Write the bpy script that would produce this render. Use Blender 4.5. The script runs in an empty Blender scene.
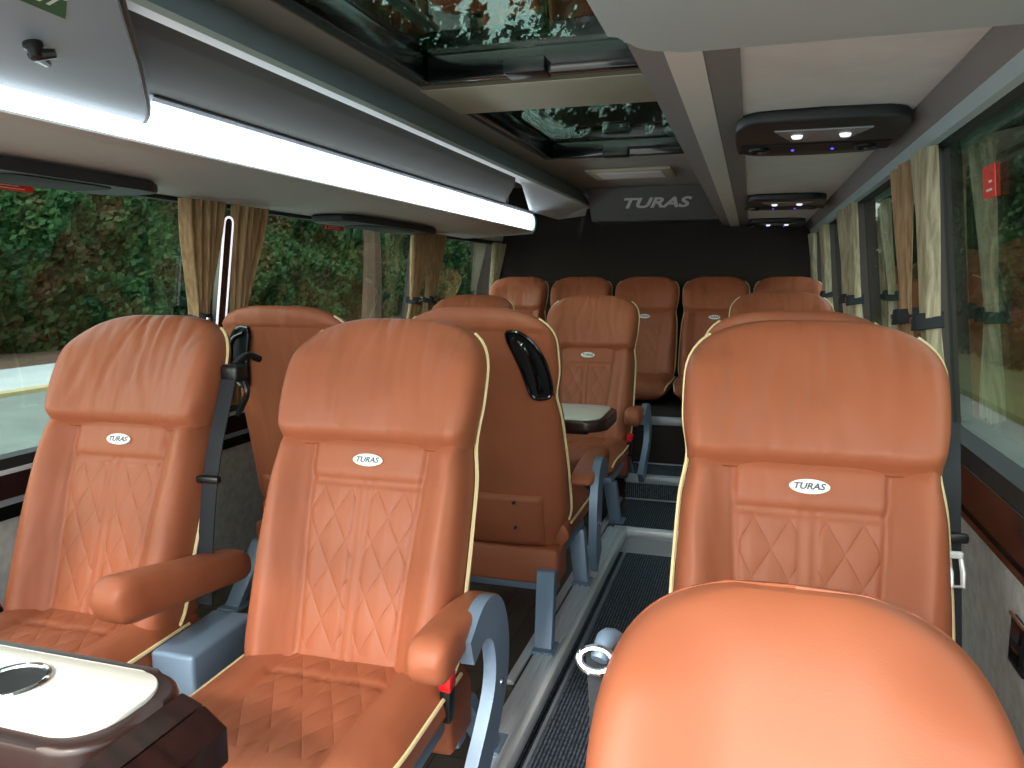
import bpy, bmesh, math, random
from mathutils import Vector, Matrix, noise
random.seed(7)
scene = bpy.context.scene
C = scene.collection
PI = math.pi

# ------------------------------------------------------------------ materials
def srgb(r, g, b):
    f = lambda c: (c/255/12.92) if c/255 <= .04045 else ((c/255+.055)/1.055)**2.4
    return (f(r), f(g), f(b), 1)

class NT:
    """small helper around a node tree"""
    def __init__(s, m):
        s.t = m.node_tree; s.n = s.t.nodes; s.l = s.t.links
    def node(s, kind, **kw):
        n = s.n.new(kind)
        for k, v in kw.items(): setattr(n, k, v)
        return n
    def put(s, sock, v):
        if hasattr(v, 'is_output') or isinstance(v, bpy.types.NodeSocket): s.l.new(v, sock)
        else: sock.default_value = v
    def math(s, op, a, b=None, c=None):
        n = s.node('ShaderNodeMath', operation=op)
        s.put(n.inputs[0], a)
        if b is not None: s.put(n.inputs[1], b)
        if c is not None: s.put(n.inputs[2], c)
        return n.outputs[0]
    def noise(s, vec, scale, detail=3, rough=.5, col=False):
        n = s.node('ShaderNodeTexNoise')
        n.inputs['Scale'].default_value = scale; n.inputs['Detail'].default_value = detail
        n.inputs['Roughness'].default_value = rough
        if vec is not None: s.l.new(vec, n.inputs['Vector'])
        return n.outputs['Color' if col else 'Fac']
    def mapping(s, vec, scale=(1,1,1), rot=(0,0,0)):
        n = s.node('ShaderNodeMapping')
        s.l.new(vec, n.inputs['Vector']); n.inputs['Scale'].default_value = scale; n.inputs['Rotation'].default_value = rot
        return n.outputs[0]
    def ramp(s, fac, stops):
        n = s.node('ShaderNodeValToRGB')
        e = n.color_ramp.elements
        while len(e) < len(stops): e.new(.5)
        for i, (p, c) in enumerate(stops): e[i].position = p; e[i].color = c
        s.l.new(fac, n.inputs['Fac'])
        return n.outputs['Color']
    def bump(s, height, dist=1., strength=1.):
        n = s.node('ShaderNodeBump')
        n.inputs['Distance'].default_value = dist; n.inputs['Strength'].default_value = strength
        s.l.new(height, n.inputs['Height'])
        return n.outputs['Normal']

def mat(name, col, rough=.5, metal=0., spec=.5, coat=0., bump=None, var=None, emit=None, scale=(1,1,1), coatr=.1):
    """col; bump=(scale, height, detail); var=(scale, amount)"""
    m = bpy.data.materials.new(name); m.use_nodes = True
    h = NT(m); p = h.n['Principled BSDF']
    p.inputs['Base Color'].default_value = col; p.inputs['Roughness'].default_value = rough
    p.inputs['Metallic'].default_value = metal; p.inputs['Specular IOR Level'].default_value = spec
    p.inputs['Coat Weight'].default_value = coat; p.inputs['Coat Roughness'].default_value = coatr
    tc = h.node('ShaderNodeTexCoord').outputs['Object']
    if scale != (1,1,1): tc = h.mapping(tc, scale)
    if var:
        f = h.noise(tc, var[0], 4)
        a = var[1]
        dark = tuple(c*(1-a) for c in col[:3])+(1,); lite = tuple(min(1, c*(1+a)) for c in col[:3])+(1,)
        h.l.new(h.ramp(f, [(.3, dark), (.7, lite)]), p.inputs['Base Color'])
    if bump:
        f = h.noise(tc, bump[0], bump[2] if len(bump) > 2 else 2)
        h.l.new(h.bump(f, bump[1]), p.inputs['Normal'])
    if emit:
        p.inputs['Emission Color'].default_value = emit[0]; p.inputs['Emission Strength'].default_value = emit[1]
    return m

LEA = srgb(157, 89, 61)
def leather(name, quilt=None, col=LEA, wrinkle=.006):
    """quilt: None, 'xz' (backrest) or 'xy' (cushion) diamond quilting sewn between the seams"""
    m = bpy.data.materials.new(name); m.use_nodes = True
    h = NT(m); p = h.n['Principled BSDF']
    tc = h.node('ShaderNodeTexCoord').outputs['Object']
    sep = h.node('ShaderNodeSeparateXYZ'); h.l.new(tc, sep.inputs[0])
    X, Y, Z = sep.outputs
    f = h.noise(tc, 5, 3)
    a = .07
    h.l.new(h.ramp(f, [(.3, tuple(c*(1-a) for c in col[:3])+(1,)), (.7, tuple(c*(1+a) for c in col[:3])+(1,))]), p.inputs['Base Color'])
    p.inputs['Roughness'].default_value = .47; p.inputs['Specular IOR Level'].default_value = .32
    info = h.node('ShaderNodeObjectInfo')
    off = h.math('MULTIPLY', info.outputs['Random'], 9.)
    comb = h.node('ShaderNodeCombineXYZ')
    h.put(comb.inputs[0], h.math('ADD', X, off)); h.put(comb.inputs[1], Y); h.put(comb.inputs[2], Z)
    wr = h.noise(h.mapping(comb.outputs[0], (13, 6, 3.2)), 1, 2, .45)
    fine = h.noise(tc, 350, 1)
    hgt = h.math('ADD', h.math('MULTIPLY', wr, wrinkle*2), h.math('MULTIPLY', fine, .0001))
    if quilt:
        V = Z if quilt == 'xz' else Y
        kx, kv = 1/.072, 1/.120
        A = h.math('ADD', h.math('MULTIPLY', X, kx), h.math('MULTIPLY', V, kv))
        B = h.math('SUBTRACT', h.math('MULTIPLY', X, kx), h.math('MULTIPLY', V, kv))
        sa = h.math('ABSOLUTE', h.math('SINE', h.math('MULTIPLY', A, PI)))
        sb = h.math('ABSOLUTE', h.math('SINE', h.math('MULTIPLY', B, PI)))
        q = h.math('POWER', h.math('MULTIPLY', sa, sb), .5)
        hgt = h.math('ADD', hgt, h.math('MULTIPLY', q, .0036))
    h.l.new(h.bump(hgt, 1.), p.inputs['Normal'])
    return m

M = {}
M['leather'] = leather('leather_tan', None)
M['head_leather'] = leather('leather_headrest', None, wrinkle=.008)
M['quilt_back'] = leather('leather_quilted_back', 'xz')
M['quilt_seat'] = leather('leather_quilted_seat', 'xy')
M['shell'] = leather('leather_shell', None, wrinkle=.002)
M['piping'] = mat('cream_piping', srgb(232, 214, 164), .45)
M['badge'] = mat('badge_white', srgb(236, 236, 230), .3)
M['ink'] = mat('badge_ink', srgb(60, 72, 90), .5)
M['black'] = mat('black_plastic', srgb(18, 20, 22), .35, bump=(60, .0005))
M['gloss_black'] = mat('gloss_black', srgb(10, 11, 13), .15, coat=.6)
M['belt'] = mat('belt_webbing', srgb(28, 32, 38), .7, bump=(400, .001), scale=(1,1,3))
M['frame'] = mat('blue_grey_frame', srgb(118, 138, 160), .42, metal=.35, bump=(120, .0004))
M['chrome'] = mat('chrome', srgb(225, 228, 232), .12, metal=1)
M['red'] = mat('red_buckle', srgb(216, 30, 36), .35)
M['silver'] = mat('satin_silver', srgb(224, 228, 230), .3, metal=.25)
M['alu'] = mat('brushed_aluminium', srgb(214, 220, 226), .3, metal=.45, bump=(30, .0006), scale=(40, .6, 40))
M['alu_dull'] = mat('dull_aluminium', srgb(170, 178, 188), .4, metal=.4, bump=(30, .0006), scale=(40, .6, 40))
M['grey_plastic'] = mat('grey_plastic', srgb(168, 188, 192), .42, var=(3, .03))
M['blue_plastic'] = mat('blue_grey_plastic', srgb(150, 168, 182), .36, coat=.1, var=(2, .04))
M['rack_white'] = mat('rack_underside', srgb(184, 180, 176), .5, bump=(200, .0004))
M['ceiling'] = mat('ceiling_textile', srgb(156, 152, 144), .85, bump=(500, .001), var=(6, .06))
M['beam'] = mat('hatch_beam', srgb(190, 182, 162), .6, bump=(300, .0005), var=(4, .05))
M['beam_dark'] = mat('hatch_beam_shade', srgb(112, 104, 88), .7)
M['soffit'] = mat('soffit_suede', srgb(220, 216, 214), .9, bump=(450, .001), var=(12, .05))
M['soffit_dark'] = mat('soffit_dark_band', srgb(130, 126, 126), .75, bump=(300, .0006))
M['soffit_light'] = mat('soffit_light_band', srgb(222, 218, 214), .7, bump=(300, .0006))
M['flap'] = mat('rack_flap_textile', srgb(66, 65, 60), .8, bump=(420, .001), var=(5, .08))
M['rear'] = mat('rear_wall_textile', srgb(44, 36, 33), .9, bump=(300, .001))
M['rear_panel'] = mat('rear_header', srgb(104, 106, 108), .5)
M['vent'] = mat('service_unit', srgb(40, 43, 46), .5)
M['vent_in'] = mat('service_unit_inset', srgb(24, 24, 26), .65)
M['reflector'] = mat('reflector', srgb(150, 152, 158), .35, metal=.3)
M['led'] = mat('reading_led', (1,1,1,1), .3, emit=((.95, .96, 1, 1), 1.0))
M['bluelight'] = mat('blue_indicator', (.05,.05,1,1), .3, emit=((.12, .1, 1, 1), 1.2))
M['lightbar'] = mat('light_bar_lens', (.9,.95,1,1), .3, emit=((.80, .93, 1, 1), 5.))
M['slot_light'] = mat('slot_light', (1,1,1,1), .3, emit=((.96, .92, 1, 1), .85))
M['wood_gloss'] = mat('dark_gloss_wood', srgb(44, 22, 19), .22, coat=.25, var=(3, .35), scale=(1, 14, 14))
M['table_brown'] = mat('table_brown', srgb(46, 26, 22), .35, coat=.1, var=(4, .2))
M['table_white'] = mat('table_white', srgb(240, 238, 226), .3, coat=.3)
M['wall_grey'] = mat('wall_panel_suede', srgb(205, 206, 200), .7, bump=(60, .002), var=(26, .16))
M['pillar'] = mat('pillar_trim', srgb(58, 44, 40), .5)
M['rubber'] = mat('rubber', srgb(20, 20, 20), .6)
M['sign_green'] = mat('sign_green', srgb(22, 92, 52), .4)
M['sign_white'] = mat('sign_white', srgb(225, 235, 225), .4)
M['red_sticker'] = mat('red_sticker', srgb(226, 58, 44), .5)
M['asphalt'] = mat('asphalt', srgb(110, 118, 114), .9, bump=(40, .01), var=(1.5, .12))
M['pavement'] = mat('pavement', srgb(178, 184, 186), .9, bump=(20, .01), var=(.7, .08))
M['kerb'] = mat('kerb_stone', srgb(176, 160, 118), .9, var=(1, .1))
M['soil'] = mat('verge_soil', srgb(92, 70, 54), .95, var=(1.4, .3))
M['verge'] = mat('verge_grass', srgb(84, 92, 48), .95, var=(1.2, .3), bump=(30, .04))
M['bark'] = mat('bark', srgb(70, 56, 44), .9, var=(4, .3), bump=(10, .03))

def curtain_mat(name, c1, c2):
    m = bpy.data.materials.new(name); m.use_nodes = True
    h = NT(m); p = h.n['Principled BSDF']
    tc = h.node('ShaderNodeTexCoord').outputs['Object']
    f = h.noise(h.mapping(tc, (90, 90, 1.5)), 1, 3)
    h.l.new(h.ramp(f, [(.35, c1), (.65, c2)]), p.inputs['Base Color'])
    p.inputs['Roughness'].default_value = .8
    p.inputs['Sheen Weight'].default_value = .3
    h.l.new(h.bump(h.noise(tc, 300, 1), .001), p.inputs['Normal'])
    tr = h.node('ShaderNodeBsdfTranslucent'); tr.inputs['Color'].default_value = c2
    mx = h.node('ShaderNodeMixShader'); mx.inputs[0].default_value = .3
    h.l.new(p.outputs[0], mx.inputs[1]); h.l.new(tr.outputs[0], mx.inputs[2])
    h.l.new(mx.outputs[0], h.n['Material Output'].inputs['Surface'])
    return m
M['curtain'] = curtain_mat('curtain_tan', srgb(150, 118, 84), srgb(196, 166, 128))
M['curtain_pale'] = curtain_mat('curtain_pale', srgb(150, 138, 112), srgb(212, 204, 174))

def glass_mat(name, tint, ior=1.5, boost=1.):
    """thin architectural pane: tinted transmission plus a mirror reflection by fresnel"""
    m = bpy.data.materials.new(name); m.use_nodes = True
    h = NT(m); h.n.remove(h.n['Principled BSDF'])
    tr = h.node('ShaderNodeBsdfTransparent'); tr.inputs[0].default_value = tint
    gl = h.node('ShaderNodeBsdfGlossy'); gl.inputs['Roughness'].default_value = .02
    lw = h.node('ShaderNodeLayerWeight')
    f5 = h.math('POWER', lw.outputs['Facing'], 5.)
    mx = h.node('ShaderNodeMixShader')
    h.l.new(h.math('MINIMUM', h.math('MULTIPLY', h.math('MULTIPLY_ADD', f5, .96, .04), boost), 1.), mx.inputs[0])
    h.l.new(tr.outputs[0], mx.inputs[1]); h.l.new(gl.outputs[0], mx.inputs[2])
    h.l.new(mx.outputs[0], h.n['Material Output'].inputs['Surface'])
    return m
M['glass'] = glass_mat('side_glass', (.65, .71, .675, 1), 1.5, 1.3)
M['roof_glass'] = glass_mat('roof_glass', (.28, .35, .315, 1), 1.5, 1.7)

def carpet_mat():
    m = bpy.data.materials.new('ribbed_carpet'); m.use_nodes = True
    h = NT(m); p = h.n['Principled BSDF']
    tc = h.node('ShaderNodeTexCoord').outputs['Object']
    sep = h.node('ShaderNodeSeparateXYZ'); h.l.new(tc, sep.inputs[0])
    w = h.math('ABSOLUTE', h.math('SINE', h.math('MULTIPLY', sep.outputs[0], PI/.012)))
    n = h.noise(h.mapping(tc, (120, 60, 60)), 1, 3)
    f = h.math('MULTIPLY', w, n)
    h.l.new(h.ramp(f, [(.2, srgb(20, 24, 30)), (.6, srgb(98, 110, 126))]), p.inputs['Base Color'])
    p.inputs['Roughness'].default_value = .85
    h.l.new(h.bump(f, .003), p.inputs['Normal'])
    return m
M['carpet'] = carpet_mat()

def plank_mat():
    m = bpy.data.materials.new('vinyl_planks'); m.use_nodes = True
    h = NT(m); p = h.n['Principled BSDF']
    tc = h.node('ShaderNodeTexCoord').outputs['Object']
    br = h.node('ShaderNodeTexBrick')
    h.l.new(h.mapping(tc, (1,1,1), (0,0,PI/2)), br.inputs['Vector'])
    br.inputs['Color1'].default_value = srgb(62, 55, 48); br.inputs['Color2'].default_value = srgb(84, 74, 64)
    br.inputs['Mortar'].default_value = srgb(30, 27, 24); br.inputs['Scale'].default_value = 1.
    br.inputs['Mortar Size'].default_value = .003; br.inputs['Brick Width'].default_value = .9; br.inputs['Row Height'].default_value = .11
    n = h.noise(h.mapping(tc, (60, 4, 4)), 1, 4)
    mx = h.node('ShaderNodeMix', data_type='RGBA', blend_type='MULTIPLY'); mx.inputs[0].default_value = .6
    h.l.new(br.outputs['Color'], mx.inputs[6]); h.l.new(h.ramp(n, [(.3, (.6,.6,.6,1)), (.7, (1.15,1.12,1.1,1))]), mx.inputs[7])
    h.l.new(mx.outputs[2], p.inputs['Base Color']); p.inputs['Roughness'].default_value = .4
    return m
M['planks'] = plank_mat()

def leaf_mat(name, stops):
    m = bpy.data.materials.new(name); m.use_nodes = True
    h = NT(m); p = h.n['Principled BSDF']
    tc = h.node('ShaderNodeTexCoord').outputs['Object']
    f = h.noise(tc, .55, 4, .7)
    h.l.new(h.ramp(f, stops), p.inputs['Base Color']); p.inputs['Roughness'].default_value = .7
    tr = h.node('ShaderNodeBsdfTranslucent')
    h.l.new(h.ramp(f, stops), tr.inputs[0])
    mx = h.node('ShaderNodeMixShader'); mx.inputs[0].default_value = .35
    h.l.new(p.outputs[0], mx.inputs[1]); h.l.new(tr.outputs[0], mx.inputs[2])
    h.l.new(mx.outputs[0], h.n['Material Output'].inputs['Surface'])
    return m
M['hedge'] = leaf_mat('hedge_leaves', [(.28, srgb(20, 48, 28)), (.42, srgb(42, 82, 42)), (.50, srgb(56, 98, 50)), (.57, srgb(84, 92, 52)), (.70, srgb(108, 76, 58))])
M['tree'] = leaf_mat('tree_leaves', [(.3, srgb(22, 40, 26)), (.5, srgb(44, 78, 42)), (.7, srgb(74, 100, 56))])

# ------------------------------------------------------------------ mesh helpers
def prop(o, label=None, cat=None, group=None, kind=None):
    if label: o['label'] = label
    if cat: o['category'] = cat
    if group: o['group'] = group
    if kind: o['kind'] = kind
    return o

def empty(name, loc=(0,0,0), rz=0, label=None, cat=None, group=None, kind=None):
    o = bpy.data.objects.new(name, None); C.objects.link(o)
    o.location = loc; o.rotation_euler = (0, 0, rz); o.empty_display_size = .1
    return prop(o, label, cat, group, kind)

def mesh(name, verts, faces, mats, parent=None, smooth=True, fm=None, loc=None):
    me = bpy.data.meshes.new(name); me.from_pydata([tuple(v) for v in verts], [], faces); me.validate()
    o = bpy.data.objects.new(name, me); C.objects.link(o)
    for m in (mats if isinstance(mats, (list, tuple)) else [mats]): me.materials.append(M[m])
    if smooth: me.polygons.foreach_set('use_smooth', [True]*len(me.polygons))
    if fm: me.polygons.foreach_set('material_index', fm)
    if parent: o.parent = parent
    if loc: o.location = loc
    me.update()
    return o

class MB:
    """collects shapes into one bmesh; build() links it as ONE object"""
    def __init__(s): s.b = bmesh.new(); s.mi = 0
    def _add(s, vs, fs):
        vv = [s.b.verts.new(v) for v in vs]
        out = []
        for f in fs:
            try: fc = s.b.faces.new([vv[i] for i in f]); fc.material_index = s.mi; out.append(fc)
            except ValueError: pass
        return vv, out
    def box(s, x0, x1, y0, y1, z0, z1, bev=0, seg=2, mtx=None):
        vs = [Vector((x, y, z)) for x in (x0, x1) for y in (y0, y1) for z in (z0, z1)]
        if mtx: vs = [mtx @ v for v in vs]
        vv, ff = s._add(vs, [(0,1,3,2),(4,6,7,5),(0,4,5,1),(2,3,7,6),(0,2,6,4),(1,5,7,3)])
        if bev:
            es = list({e for f in ff for e in f.edges})
            bmesh.ops.bevel(s.b, geom=es, offset=bev, segments=seg, affect='EDGES', profile=.5)
        return s
    def prism(s, pts, d, bev=0, seg=2):
        """pts: list of 3D points of a planar polygon, extruded by vector d"""
        n = len(pts); d = Vector(d)
        vs = [Vector(p) for p in pts] + [Vector(p)+d for p in pts]
        fs = [tuple(range(n))[::-1], tuple(range(n, 2*n))] + [(i, (i+1) % n, n+(i+1) % n, n+i) for i in range(n)]
        vv, ff = s._add(vs, fs)
        if bev:
            es = [e for e in {e for f in ff[:2] for e in f.edges}]
            bmesh.ops.bevel(s.b, geom=es, offset=bev, segments=seg, affect='EDGES', profile=.5)
        return s
    def tube(s, pts, r, n=10, flat=None):
        """round tube along pts; flat=(w,t,normalhint) makes a strap"""
        pts = [Vector(p) for p in pts]; rings = []
        prev = None
        for i, p in enumerate(pts):
            t = (pts[min(i+1, len(pts)-1)] - pts[max(i-1, 0)]).normalized()
            if flat:
                a = Vector(flat[2]); a = (a - t*a.dot(t)).normalized(); b = t.cross(a)
                w, th = flat[0]/2, flat[1]/2
                rr = r[i] if isinstance(r, (list, tuple)) else 1
                off = [b*w*rr*c + a*th*d for c, d in ((-1,-1),(1,-1),(1,1),(-1,1))]
            else:
                if prev is None: a = t.orthogonal().normalized()
                else: a = (prev - t*prev.dot(t)).normalized()
                prev = a; b = t.cross(a)
                rr = r[i] if isinstance(r, (list, tuple)) else r
                off = [(a*math.cos(q*2*PI/n) + b*math.sin(q*2*PI/n))*rr for q in range(n)]
            rings.append([s.b.verts.new(p+o) for o in off])
        k = len(rings[0])
        for i in range(len(rings)-1):
            for q in range(k):
                f = s.b.faces.new((rings[i][q], rings[i][(q+1) % k], rings[i+1][(q+1) % k], rings[i+1][q])); f.material_index = s.mi
        for rg in (rings[0][::-1], rings[-1]):
            f = s.b.faces.new(rg); f.material_index = s.mi
        return s
    def lathe(s, prof, c, n=32, axis='z'):
        c = Vector(c); rings = []
        for r, h in prof:
            rg = []
            for q in range(n):
                a = q*2*PI/n
                v = Vector((r*math.cos(a), r*math.sin(a), h))
                if axis == 'x': v = Vector((v.z, v.x, v.y))
                if axis == 'y': v = Vector((v.x, v.z, v.y))
                rg.append(s.b.verts.new(c+v))
            rings.append(rg)
        for i in range(len(rings)-1):
            for q in range(n):
                f = s.b.faces.new((rings[i][q], rings[i][(q+1) % n], rings[i+1][(q+1) % n], rings[i+1][q])); f.material_index = s.mi
        for rg in (rings[0][::-1], rings[-1]):
            f = s.b.faces.new(rg); f.material_index = s.mi
        return s
    def build(s, name, mats, parent=None, smooth=True, sharp=35):
        bmesh.ops.recalc_face_normals(s.b, faces=s.b.faces[:])
        me = bpy.data.meshes.new(name); s.b.to_mesh(me); s.b.free()
        for m in (mats if isinstance(mats, (list, tuple)) else [mats]): me.materials.append(M[m])
        if smooth:
            me.polygons.foreach_set('use_smooth', [True]*len(me.polygons))
            me.set_sharp_from_angle(angle=math.radians(sharp))
        o = bpy.data.objects.new(name, me); C.objects.link(o)
        if parent: o.parent = parent
        return o

def curve(pts, n):
    """Catmull-Rom through pts"""
    P = [Vector(p) for p in pts]; P = [P[0]*2-P[1]] + P + [P[-1]*2-P[-2]]
    out = []
    for i in range(1, len(P)-2):
        for k in range(n):
            t = k/n
            out.append(.5*((2*P[i]) + (-P[i-1]+P[i+1])*t + (2*P[i-1]-5*P[i]+4*P[i+1]-P[i+2])*t*t + (-P[i-1]+3*P[i]-3*P[i+1]+P[i+2])*t**3))
    out.append(P[-2]); return out

def text(name, s, size, m, parent, mtx, extr=.001, shear=.0, sx=1.):
    cu = bpy.data.curves.new(name, 'FONT'); cu.body = s; cu.size = size; cu.extrude = extr
    cu.align_x = 'CENTER'; cu.align_y = 'CENTER'; cu.shear = shear; cu.offset = size*.03; cu.resolution_u = 3
    t = bpy.data.objects.new('tmp', cu); C.objects.link(t)
    dg = bpy.context.evaluated_depsgraph_get()
    me = bpy.data.meshes.new_from_object(t.evaluated_get(dg)); me.name = name
    bpy.data.objects.remove(t); bpy.data.curves.remove(cu)
    me.transform(Matrix.Diagonal((sx, 1, 1, 1))); me.transform(mtx)
    me.materials.clear(); me.materials.append(M[m])
    o = bpy.data.objects.new(name, me); C.objects.link(o)
    if parent: o.parent = parent
    return o

def kids(o): return [c for c in bpy.data.objects if c.parent == o]
def copy_tree(o, parent=None):
    c = o.copy(); C.objects.link(c)
    if parent: c.parent = parent
    for ch in kids(o): copy_tree(ch, c)
    return c

# ------------------------------------------------------------------ seats
def sm(a, b, x):
    t = max(0, min(1, (x-a)/(b-a))); return t*t*(3-2*t)
def gs(x, w): return math.exp(-(x/w)**2)

class Seat:
    def __init__(s, W=.54, zt=1.187, zc=.90, zcush=.40, rise=.255, R=.145):
        s.W, s.zt, s.zc, s.zk, s.rise, s.R = W, zt, zc, zcush, rise, R
    def half(s, z, grow=0.):
        h = s.W/2 + grow
        h -= .014*gs(z-(s.zc-.015), .06); h += .004*sm(s.zc-.1, s.zc-.3, z)
        h *= 1 - .10*sm(s.zk+.07, s.zk-.08, z)**2
        a = s.zt+grow-s.R
        if z > a:
            q = min(1, (z-a)/s.R); h *= max(0., 1-q**2.7)**(1/2.7)
        return h
    def yc(s, z):                                      # centre line of the reclined back
        t = (z-s.zk)/(s.zt-s.zk)
        return .045 + s.rise*t - .02*math.sin(PI*max(0, min(1, t)))
    def th(s, z, grow=0.):
        t = max(0, min(1, (z-s.zk)/(s.zt-s.zk)))
        T = .215 - .125*t + grow*2
        a = s.zt+grow-.10
        if z > a: T *= max(.0, 1-((z-a)/.10)**3)**.5
        return T
    def loop(s, z, grow, nf, nb, disp):
        w, T, yc = s.half(z, grow), s.th(z, grow), s.yc(z)
        out = []
        for i in range(nf+1):
            q = -1+2*i/nf; x = (1.5*q-.5*q**3)
            ex = (1-min(1, abs(x))**14)**(1/3.)
            y = -T/2*ex
            out.append((x*w, yc + y - disp(x*w, z, ex)*ex, z))
        for i in range(1, nb):
            q = 1-2*i/nb; x = (1.5*q-.5*q**3)
            ex = (1-min(1, abs(x))**3.2)**(1/2.4)
            out.append((x*w, yc + T/2*ex*.9, z))
        return out
    def loft(s, zs, grow, nf, nb, disp, backfix=None):
        V = []; n = nf+nb
        for z in zs:
            L = s.loop(z, grow, nf, nb, disp)
            if backfix: L = [backfix(p, i > nf) for i, p in enumerate(L)]
            V += L
        F = [(r*n+i, r*n+(i+1) % n, (r+1)*n+(i+1) % n, (r+1)*n+i) for r in range(len(zs)-1) for i in range(n)]
        F.append(tuple(range(n))[::-1]); F.append(tuple(range((len(zs)-1)*n, len(zs)*n)))
        return V, F

def make_seat(name, label, S, arm='r', handle=None, badge=True, belt=None, buckle='r', legs=True, detail=1, detail_base=True, skirt=True):
    root = empty(name, label=label, cat='seat')
    zk, zc, zt, W = S.zk, S.zc, S.zt, S.W
    xb = lambda z: (.160 - .026*sm(zc, zk, z))*W/.56
    zp = zc-.105
    def dback(x, z, ex):
        a = abs(x); d = 0.
        d += .062*sm(xb(z)-.004, xb(z)+.085, a)*(1-.5*sm(zc-.02, zc+.04, z))
        d -= .008*gs(a-xb(z), .0065)*(z > zk)
        if a < xb(z):
            d -= .007*gs(z-zp, .006)
            if z < zp: d -= .005*gs(a-.014, .005)
            d += .006*sm(zp+.002, zp+.03, z)*(1-sm(zc-.02, zc, z))
        d -= .012*sm(zc-.02, zc+.0, z)
        return d
    nf, nb = (112, 30) if detail else (40, 16)
    nz = 100 if detail else 36
    zs = [zk-.12 + (zt-.02-(zk-.12))*i/nz for i in range(nz+1)]
    def keepin(p, b): return p
    V, F = S.loft(zs, -.004, nf, nb, dback)
    n = nf+nb; fm = []
    for f in F:
        if len(f) > 4: fm.append(0); continue
        cx = sum(V[i][0] for i in f)/4; cz = sum(V[i][2] for i in f)/4; front = (f[0] % n) < nf
        fm.append(1 if front and .018 < abs(cx) < xb(cz)-.008 and zk+.01 < cz < zp-.008 else 0)
    mesh('backrest', V, F, ['leather', 'quilt_back'], root, fm=fm)
    # headrest cover: bulges forward over the crease, wraps the top, short cap behind
    ztop_back = zt-.075
    hz = [zc-.012, zc-.008, zc-.002, zc+.006, zc+.016] + [zc+.03+(zt-.05-zc-.03)*i/22 for i in range(23)] + \
         [zt-.05+.05*math.sin(PI/2*i/16) for i in range(1, 17)]
    wrk = .0062 if badge else .0
    def dhead(x, z, ex):
        sag = .012*(1-(x/(W/2))**2)
        q = sm(zc-.016, zc+.035, z+0*sag)
        d = -.016 + .040*q - .02*sm(zc+.10, zt-.02, z)
        d += .042*sm(.25, .95, abs(x)/(W/2))*(1-sm(zt-.10, zt-.02, z))
        if wrk:
            top = zt-z; fade = sm(zc+.02, zc+.12, z)
            for x0_, sl, w_, am in ((-.012, .10, .0055, 1.), (.018, .42, .007, .8), (-.055, -.25, .009, .7), (.085, .55, .010, .6), (.15, .25, .012, .5), (-.16, -.2, .014, .5)):
                d -= wrk*am*fade*gs(x-(x0_*W/.54+sl*top*.5+.01*math.sin(top*23+x0_*90)), w_)*1.3
        return d
    def hfix(p, back):
        x, y, z = p
        sag = -.016*(1-(x/(W/2))**2)*(1-sm(zc, zc+.09, z)) if not back else 0
        if back or abs(x) > S.half(z)*.985:
            q = 1-sm(ztop_back-.006, ztop_back+.006, z)
            yc = S.yc(z)
            if back: return (x*(1-.02*q), yc+(y-yc)*(1-.16*q), z)
        return (x, y, z+sag)
    V, F = S.loft(hz, .003, 72 if detail else 32, 30 if detail else 14, dhead, hfix)
    hr = mesh('headrest', V, F, 'head_leather' if badge else 'head_smooth', root)
    # cream piping down both sides
    for sx in (-1, 1):
        pts = []
        for i in range(48):
            z = zk-.03 + (zt-(.035 if badge else .001)-zk+.03)*(i/47)**(1 if badge else .8)
            w = S.half(z, .004)
            ins = .006*sm(zc-.02, zc+.12, z)
            pts.append((sx*(w-.001), S.yc(z) - S.th(z)*.02 - (.018*sm(zc-.02, zc+.06, z)*sm(zt-.02, zt-.10, z)) + .3*ins - .050*sm(zc, zk, z), z))
        if not badge:
            pts = [(x*.985, y, z-.002) for x, y, z in pts]; pts.append((0, pts[-1][1], zt-.003+.003))
        b = MB(); b.tube(pts, [.0052 if badge else .0038]*len(pts), 6)
        b.build('piping', 'piping' if badge else 'leather', root)
    # cushion
    yf, yb, ct = -.50, .06, .15
    def cush(x, y):
        a = abs(x); d = 0
        d += .022*sm(.135*W/.56, .23*W/.56, a)
        d -= .009*gs(a-.150*W/.56, .007)
        d -= .006*gs(a-.014, .006)*(a < .15)
        d -= .008*gs(y+.14, .008)*(a < .15)
        d -= .02*sm(yb-.12, yb, y)
        return d
    V = []; F = []; fm = []
    ny, nx, nbx = (60, 80, 12) if detail else (24, 30, 8)
    for j in range(ny+1):
        q = j/ny; y = yf + (yb-yf)*(1-math.cos(PI*q/2)**1.0 if q < 1 else 1)
        y = yf + (yb-yf)*(q**1.25)
        e = min(1, (y-yf)/.13); fr = max(.0, 1-(1-e)**2.6)**(1/2.6) if e < 1 else 1
        fr = max(fr, .05)
        w = W/2*(.93+.07*fr) - .012*(1-sm(yf, yf+.2, y)) + .008
        zm = zk-ct*.5-.012*(1-fr); hh = ct/2*fr
        for i in range(nx+1):
            s_ = -1+2*i/nx; x = 1.5*s_-.5*s_**3
            ex = (1-min(1, abs(x))**5)**(1/2.6)
            V.append((x*w, y, zm + hh*ex + cush(x*w, y)*ex*fr))
        for i in range(1, nbx):
            s_ = 1-2*i/nbx
            V.append((s_*w, y, zm-hh*(1-abs(s_)**5)**(1/2.6)))
    n = nx+nbx
    for j in range(ny):
        for i in range(n):
            F.append((j*n+i, j*n+(i+1) % n, (j+1)*n+(i+1) % n, (j+1)*n+i))
            c = V[j*n+i]
            fm.append(1 if i < nx and .018 < abs(c[0]) < .14*W/.56 and -.42 < c[1] < yb-.03 else 0)
    F.append(tuple(range(n))[::-1]); F.append(tuple(range(ny*n, ny*n+n))); fm += [0, 0]
    mesh('cushion', V, F, ['leather', 'quilt_seat'], root, fm=fm)
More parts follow.
